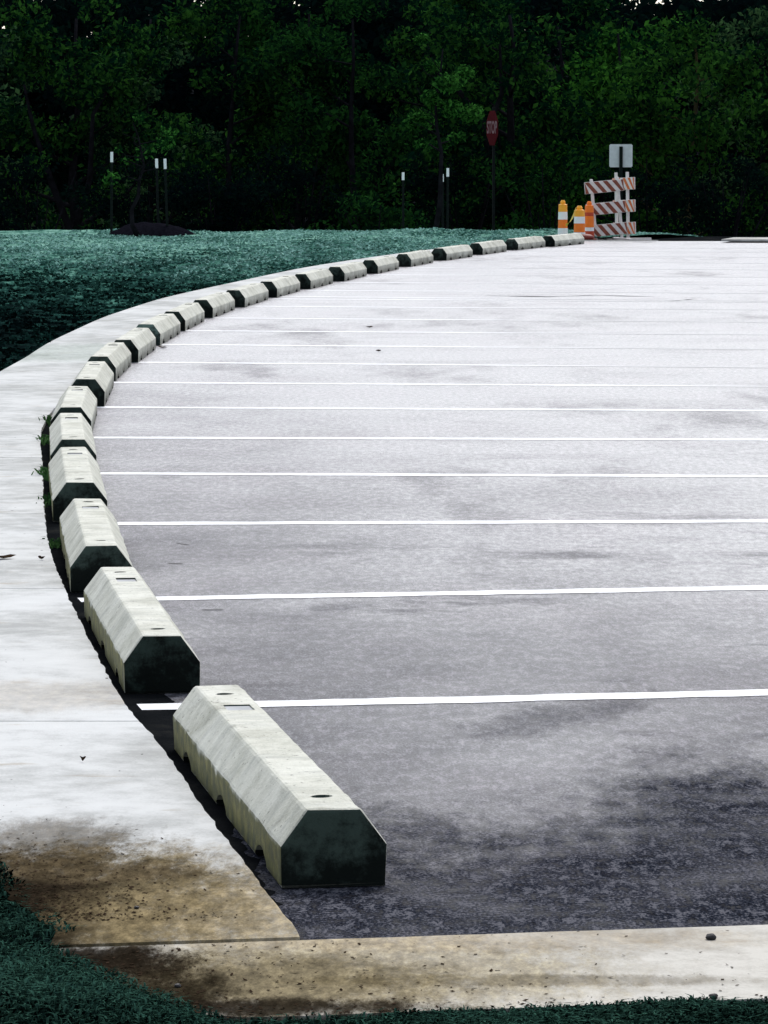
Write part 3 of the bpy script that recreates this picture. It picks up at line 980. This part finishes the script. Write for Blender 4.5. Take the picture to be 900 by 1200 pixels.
def barricade(loc, rz, lean, Wd, Hh, ups, up_extra, stripe, label):
    o = empty('barricade', loc)
    o.rotation_euler = (0, lean, rz)
    rails = (.08, .43, .78)
    rails = [k / 1.0 * Hh for k in rails]
    rh = .19 * Hh
    for ux, ex in zip(ups, up_extra):
        bm = bmesh.new(); box(bm, (ux, .03, (Hh + ex) / 2 + .01), (.045, .04, Hh + ex)); bevel(bm, .004, 1)
        f = bm_obj('upright', bm, M['white_plastic'], o)
        bm = bmesh.new(); box(bm, (ux, .03, .0), (.05, .9, .045)); bevel(bm, .004, 1)
        bm_obj('foot', bm, M['white_plastic'], o)
    for z in rails:
        bm = bmesh.new(); box(bm, (0, 0, z + rh / 2), (Wd, .022, rh)); bevel(bm, .003, 1)
        rl = bm_obj('rail', bm, M['white_plastic'], o)
        for face in (-1, 1):
            bm = bmesh.new()
            st = Wd / 4.3
            k = -1
            while k * st < Wd + rh:
                x0 = -Wd / 2 + k * st
                q = [(x0, z + rh - .004), (x0 + st * .5, z + rh - .004), (x0 + st * .5 + rh * .75, z + .004), (x0 + rh * .75, z + .004)]
                # clip to the rail
                q = [(min(max(x, -Wd / 2 + .004), Wd / 2 - .004), zz) for x, zz in q]
                if max(x for x, _ in q) - min(x for x, _ in q) > .02:
                    lo = [bm.verts.new((x, face * .0112, zz)) for x, zz in q]
                    hi = [bm.verts.new((x, face * .0128, zz)) for x, zz in q]
                    try:
                        bm.faces.new(hi)
                        for i in range(4): bm.faces.new((lo[i], lo[(i + 1) % 4], hi[(i + 1) % 4], hi[i]))
                    except ValueError: pass
                k += 1
            bmesh.ops.remove_doubles(bm, verts=bm.verts, dist=1e-5)
            bm_obj('stripes', bm, M[stripe], rl)
    tag(o, label, 'barricade', 'striped barricades across the far end of the lot')
p = at(713, 279, 69.2)
barricade((p.x, 69.2, -.04), R(14), R(-5), .66, 1.0, (-.2, .24), (.0, .0), 'rust_orange', 'front barricade with three white rails and faded brown-orange stripes')
p = at(732, 279, 70.0)
barricade((p.x, 70.0, -.04), R(-58), R(-2), .62, 1.04, (-.26, .06), (.05, .05), 'orange', 'rear barricade turned edge-on with bright orange stripes at the right')

def post_sign(u, vt, vb, y, wpx, base_z):
    k = y / F
    T, Bm = at(u, vt, y), at(u, vb, y)
    o = empty('sign_post', (T.x, y, base_z))
    hgt = T.z - base_z
    bm = bmesh.new(); box(bm, (0, -.03, hgt / 2 - .02 - .15), (.06, .045, hgt - .04 + .3)); bevel(bm, .004, 1)
    bm_obj('post', bm, M['post'], o)
    bm = bmesh.new(); box(bm, (0, 0, (T.z + Bm.z) / 2 - base_z), (wpx * k, .006, T.z - Bm.z))
    es = [e for e in bm.edges if abs(e.verts[0].co.y - e.verts[1].co.y) > .004 and abs(e.verts[0].co.x - e.verts[1].co.x) < 1e-6 and abs(e.verts[0].co.z - e.verts[1].co.z) < 1e-6]
    bmesh.ops.bevel(bm, geom=es, offset=.014, segments=4, affect='EDGES')
    bm_obj('sign_plate', bm, M['sign_metal'], o)
    tag(o, 'pale square sign seen from behind, on a dark post above the barricades', 'sign')
post_sign(727.7, 169, 196, 76., 27, -.4)

def stop_sign(u, v, y, base_z):
    c = at(u, v, y)
    o = empty('stop_sign', (c.x, y, base_z), R(-72))
    h = c.z - base_z
    rr = .37
    def octa(r, y0, y1):
        bm = bmesh.new()
        ring = [(r / math.cos(math.pi / 8) * math.cos(math.pi / 8 + k * math.pi / 4), r / math.cos(math.pi / 8) * math.sin(math.pi / 8 + k * math.pi / 4)) for k in range(8)]
        a = [bm.verts.new((x, y0, z + h)) for x, z in ring]; b = [bm.verts.new((x, y1, z + h)) for x, z in ring]
        bm.faces.new(a); bm.faces.new(b[::-1])
        for k in range(8): bm.faces.new((a[k], a[(k + 1) % 8], b[(k + 1) % 8], b[k]))
        return bm
    bm_obj('sign_border', octa(rr, -.004, .0), M['signred'], o)
    bm_obj('sign_face', octa(rr - .02, -.008, -.0045), M['signred'], o)
    tc = bpy.data.curves.new('lettering', 'FONT')
    tc.body = 'STOP'; tc.size = .33; tc.align_x = 'CENTER'; tc.align_y = 'CENTER'; tc.extrude = .001; tc.offset = .008
    to = bpy.data.objects.new('tmp', tc); col.objects.link(to)
    dg = bpy.context.evaluated_depsgraph_get()
    me = bpy.data.meshes.new_from_object(to.evaluated_get(dg)); bpy.data.objects.remove(to)
    me.materials.clear()
    me.transform(Matrix.Translation((0, -.0105, h)) @ Matrix.Rotation(R(90), 4, 'X') @ Matrix.Diagonal((.82, 1.1, 1, 1)))
    link_mesh('lettering', me, plain('dim_white_letters', (.2, .12, .12), .6, 0, .3), o)
    bm = bmesh.new(); box(bm, (0, .03, (h + .3) / 2), (.05, .05, h + .3 + .3)); bevel(bm, .004, 1)
    bm_obj('post', bm, M['post'], o)
    tag(o, 'dim red octagonal stop sign turned nearly edge-on against the trees', 'sign')
stop_sign(577, 150, 92., terrain(0, 92) - .02)

# ------------------------------------------------------------------ trees
def leaf_cloud(P, smin, smax, flat=.0):
    n = len(P)
    s = rng.uniform(smin, smax, n)
    d1 = rng.normal(size=(n, 3)); d1 /= np.linalg.norm(d1, axis=1)[:, None]
    d2 = rng.normal(size=(n, 3)); d2[:, 2] *= .6
    d2 -= (d2 * d1).sum(1)[:, None] * d1; d2 /= np.linalg.norm(d2, axis=1)[:, None]
    a = d1 * s[:, None]; b = d2 * (s * rng.uniform(.45, .75, n))[:, None]
    V = np.concatenate([P - a, P - b * .9 - a * .1, P + a, P + b * .9 + a * .1])
    i = np.arange(n)
    return V, np.stack([i, i + n, i + 2 * n, i + 3 * n], 1)

def clumps(centres, radii, per, squash=.75):
    out = []
    for c, r in zip(centres, radii):
        k = int(per * (r / .7) ** 2)
        d = rng.normal(size=(k, 3)); d /= np.linalg.norm(d, axis=1)[:, None]
        q = d * (r * rng.uniform(0, 1, k) ** .45)[:, None]
        q[:, 2] *= squash
        out.append(q + np.array(c))
    return np.concatenate(out)

def tree(u, y, v_top, crown_r, mat, label, group, bark='bark', lean=0., per=260, ncl=34, low=.3, trunk_r=.13, size=(.05, .11), name='tree', limbs=None, base=None, bstart=.25):
    bz = terrain(0, y) - .1 if base is None else base
    p = at(u, 170, y); top = at(u, v_top, y).z
    h = top - bz
    o = empty(name, (p.x, y, bz), 0)
    rnd = random.Random(int(u * 13 + y))
    bm = bmesh.new()
    pts, rad = [], []
    x = yy = 0.
    for k in range(9):
        t = k / 8
        pts.append((x + lean * t * h, yy, t * h * .9)); rad.append(trunk_r * (1 - .8 * t) * (1.35 if k == 0 else 1))
        x += rnd.uniform(-.12, .12); yy += rnd.uniform(-.1, .1)
    tube(bm, pts, rad, 8)
    tips = []
    nb = 11
    for k in range(nb):
        t = bstart + (.93 - bstart) * k / nb
        i = min(7, int(t * 8)); f = t * 8 - i
        s = Vector(pts[i]).lerp(Vector(pts[i + 1]), f)
        a = rnd.uniform(0, 6.28)
        ln = crown_r * (1.05 - .45 * t) * rnd.uniform(.7, 1.1)
        e = s + Vector((math.cos(a) * ln, math.sin(a) * ln, ln * rnd.uniform(.35, .9)))
        m = s.lerp(e, .5) + Vector((rnd.uniform(-.15, .15), rnd.uniform(-.15, .15), -.1 * ln))
        r0 = trunk_r * (1 - .8 * t) * .6
        tube(bm, [s, m, e], [r0, r0 * .6, r0 * .2], 6, False)
        tips += [e, m.lerp(e, .5), m]
    if bstart > .3: rnd.shuffle(tips)
    if limbs:
        for L in limbs:
            P = [Vector(q) for q in L[0]]
            tube(bm, P, L[1], 7, False)
    tr = bm_obj('trunk', bm, M[bark], o, smooth=True)
    cs, rs = [], []
    for k in range(ncl):
        if k < len(tips): c = tips[k] + Vector((rnd.gauss(0, .2), rnd.gauss(0, .2), rnd.gauss(0, .15)))
        else:
            t = rnd.uniform(low, 1.0)
            wdt = crown_r * (.55 + .6 * math.sin(math.pi * min(1, .15 + t * .8)))
            a = rnd.uniform(0, 6.28); q = wdt * math.sqrt(rnd.random())
            c = Vector((math.cos(a) * q + lean * t * h, math.sin(a) * q, t * h))
        r = rnd.uniform(.35, .8) * crown_r / 2.2
        if c.z > h - r * .6: c.z = h - r * .6 - rnd.random() * .3
        cs.append(c); rs.append(r)
    P = clumps(cs, rs, per)
    Vl, Fl = leaf_cloud(P, *size)
    np_obj('crown', Vl, Fl, M[mat], o)
    tag(o, label, 'tree', group)
    return o
G = 'trees at the edge of the dark wood'
limb_big = [([(-.1, -.1, 3.0), (-.3, -.5, 4.0), (-.55, -.7, 4.9), (-1.1, -.9, 5.6), (-1.7, -1.0, 6.1)], [.13, .11, .09, .06, .03]),
            ([(-.45, -.65, 4.6), (-.1, -.8, 5.5), (-.15, -.9, 6.6)], [.06, .05, .03])]
fork = [([(0, -.2, 2.6), (-.5, -.7, 4.0), (-.9, -1.0, 5.3), (-1.1, -1.1, 6.3)], [.10, .08, .05, .03]),
        ([(0, -.2, 2.8), (.4, -.8, 4.1), (.5, -1.1, 5.6), (1.0, -1.2, 6.4)], [.09, .07, .05, .03])]
specs = [
    (-250, 112, 2, 2.6, 'leaf_mid', 'tree outside the left edge of the lawn view', {}),
    (-150, 104, 0, 2.5, 'leaf_dark', 'tree just beyond the left end of the lawn', {}),
    (-30, 110, -4, 2.4, 'leaf_olive', 'greyish olive tree at the far left edge of the wood', {}),
    (88, 101, -22, 2.3, 'leaf_mid', 'tree with a dark forked trunk left of the lone mound post', dict(limbs=fork, trunk_r=.16)),
    (175, 114, -22, 2.3, 'leaf_olive', 'olive-tinged tree directly behind the mulch mound', {}),
    (262, 106, -30, 2.4, 'leaf_mid', 'mid green tree just right of the mulch mound', {}),
    (345, 112, -30, 2.4, 'leaf_dark', 'dark dense tree left of the middle of the wood', {}),
    (425, 104, -22, 2.3, 'leaf_dark', 'darkest tree just left of the lone white-tipped post', {}),
    (515, 116, -18, 2.3, 'leaf_mid', 'tree behind the leafy sapling and paired posts', {}),
    (592, 97, -24, 2.2, 'leaf_mid', 'tree with a thick dark limb arching left above the red sign', dict(limbs=limb_big, trunk_r=.17)),
    (660, 112, -14, 2.3, 'leaf_mid', 'green tree between the red sign and the pale square sign', {}),
    (735, 108, -4, 2.3, 'leaf_bright', 'brighter green tree rising behind the pale square sign', dict(low=.3)),
    (815, 104, 3, 2.2, 'leaf_mid', 'tree with pale thin trunks right of the barricades', dict(bark='bark_warm', low=.35)),
    (885, 112, -2, 2.3, 'leaf_olive', 'yellowish olive tree at the far right of the wood', dict(low=.3)),
    (970, 106, 6, 2.4, 'leaf_dark', 'tree just beyond the right end of the wood', {}),
    (1070, 112, 2, 2.5, 'leaf_mid', 'tree outside the right edge of the lot view', {}),
]
for u, y, vt, cr, mt, lab, kw in specs:
    tree(u, y, vt, cr, mt, lab, G, per=250, ncl=46, **kw)

# young planted trees between the stake posts
tree(503, 74.2, 30, .72, 'leaf_sapling', 'slender leafy sapling with bright leaves between the white-tipped posts', 'staked saplings', per=2600, ncl=15, low=.62, trunk_r=.055, size=(.03, .055), name='sapling', base=-.4, bstart=.5)
tree(163, 65.9, 128, .55, 'leaf_sapling', 'thin sapling growing out of the mulch mound between its posts', 'staked saplings', per=900, ncl=12, low=.6, trunk_r=.04, size=(.025, .045), name='sapling', base=.05, bstart=.5)

# understorey shrubs along the foot of the wood, most in the leaf colour painted for shade
def shrub(u, y, v_top, r, mat, label):
    bz = terrain(0, y) - .05
    p = at(u, 170, y); h = at(u, v_top, y).z - bz
    o = empty('shrub', (p.x, y, bz))
    rnd = random.Random(int(u * 7 + y))
    bm = bmesh.new(); cs, rs = [], []
    for k in range(9):
        a = rnd.uniform(0, 6.28); q = r * rnd.uniform(.3, 1)
        e = Vector((math.cos(a) * q, math.sin(a) * q * .7, h * rnd.uniform(.6, .95)))
        tube(bm, [(0, 0, 0), e * .5 + Vector((0, 0, .1 * h)), e], [.04, .025, .01], 5, False)
    for k in range(26):
        a = rnd.uniform(0, 6.28); q = r * math.sqrt(rnd.random()); t = rnd.uniform(.15, 1)
        cs.append((math.cos(a) * q, math.sin(a) * q * .7, t * (h - .3))); rs.append(rnd.uniform(.3, .6))
    bm_obj('stems', bm, M['bark'], o)
    Vl, Fl = leaf_cloud(clumps(cs, rs, 260), .04, .085)
    np_obj('foliage', Vl, Fl, M[mat], o)
    tag(o, label, 'shrub', 'shrubs at the foot of the wood')
for u, y, vt, r, mt, lab in [
    (-60, 92, 215, 1.5, 'leaf_shade', 'dark shrub beyond the left end of the lawn'),
    (40, 94, 173, 1.4, 'leaf_shade', 'dark shrub left of the mulch mound posts'),
    (170, 96, 168, 1.4, 'leaf_shade', 'dark brownish shrub behind the mulch mound'),
    (255, 93, 196, 1.2, 'leaf_shade', 'low dark shrub right of the mulch mound'),
    (350, 95, 173, 1.3, 'leaf_shade', 'dark shrub midway along the back of the lawn'),
    (440, 90, 222, 1.1, 'leaf_dark', 'greener low shrub behind the lone white-tipped post'),
    (545, 95, 168, 1.2, 'leaf_shade', 'dark shrub right of the paired white-tipped posts'),
    (640, 94, 172, 1.2, 'leaf_dark', 'green shrub directly behind the traffic tubes'),
    (760, 97, 168, 1.4, 'leaf_shade', 'nearly black shrub right of the barricades'),
    (850, 94, 173, 1.4, 'leaf_shade', 'nearly black shrub above the raised far kerb'),
    (950, 95, 173, 1.4, 'leaf_shade', 'nearly black shrub beyond the right end of the lot')]:
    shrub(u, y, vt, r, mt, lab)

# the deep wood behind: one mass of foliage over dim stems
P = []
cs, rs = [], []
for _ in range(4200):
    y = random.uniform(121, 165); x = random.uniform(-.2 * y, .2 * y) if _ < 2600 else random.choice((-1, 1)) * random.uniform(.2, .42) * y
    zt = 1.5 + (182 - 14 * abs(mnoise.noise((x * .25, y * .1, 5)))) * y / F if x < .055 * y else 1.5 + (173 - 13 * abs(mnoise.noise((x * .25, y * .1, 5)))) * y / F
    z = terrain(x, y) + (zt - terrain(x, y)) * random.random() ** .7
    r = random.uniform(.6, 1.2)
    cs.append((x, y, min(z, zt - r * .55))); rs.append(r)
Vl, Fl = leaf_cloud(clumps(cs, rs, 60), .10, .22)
tag(np_obj('deep_wood', Vl, Fl, M['leaf_shade']), 'dim mass of woodland behind the nearer trees', 'wood', kind='stuff')
# hill carrying the wood on behind
V = []; hx = np.arange(-160, 161, 4.); hy = np.arange(168, 300, 6.)
for y in hy:
    for x in hx:
        t = (y - 168) / 60; t = min(1, t)
        V.append((x, y, -4.2 + 11.2 * t * t * (3 - 2 * t) + 1.2 * mnoise.noise((x * .15, y * .15, 0)) * t))
W = len(hx)
Fc = [(j * W + i, j * W + i + 1, (j + 1) * W + i + 1, (j + 1) * W + i) for j in range(len(hy) - 1) for i in range(W - 1)]
tag(np_obj('hill', V, Fc, M['soil'], smooth=True), kind='structure')

# ------------------------------------------------------------------ light
SUN_EL, SUN_AZ = 52, 12          # degrees; azimuth from +Y towards +X (ahead, slightly right)
w = bpy.data.worlds.new('World'); scene.world = w; w.use_nodes = True
nt = w.node_tree; n = N(nt)
sky = n.node('ShaderNodeTexSky', sky_type='NISHITA')
sky.sun_disc = False
sky.sun_elevation = R(SUN_EL); sky.sun_rotation = R(SUN_AZ)
sky.dust_density = 2; sky.air_density = 1.0; sky.ozone_density = 1
hs = n.node('ShaderNodeHueSaturation'); hs.inputs['Saturation'].default_value = .5
n.link(sky.outputs[0], hs.inputs['Color'])
bg = nt.nodes['Background']; bg.inputs[1].default_value = .12
n.link(hs.outputs[0], bg.inputs[0])
sd = bpy.data.lights.new('sun', 'SUN'); sd.energy = 1.1; sd.angle = R(24); sd.color = (1, .98, .95)
so = bpy.data.objects.new('sun', sd); col.objects.link(so)
dirv = Vector((math.sin(R(SUN_AZ)) * math.cos(R(SUN_EL)), math.cos(R(SUN_AZ)) * math.cos(R(SUN_EL)), math.sin(R(SUN_EL))))
so.rotation_euler = dirv.to_track_quat('Z', 'Y').to_euler()
so.location = dirv * 50
vs = scene.view_settings
vs.view_transform = 'Standard'; vs.look = 'None'; vs.gamma = 1; vs.use_curve_mapping = False
vs.exposure = 1.0
scene.cycles.use_denoising = True
scene.cycles.max_bounces = 6
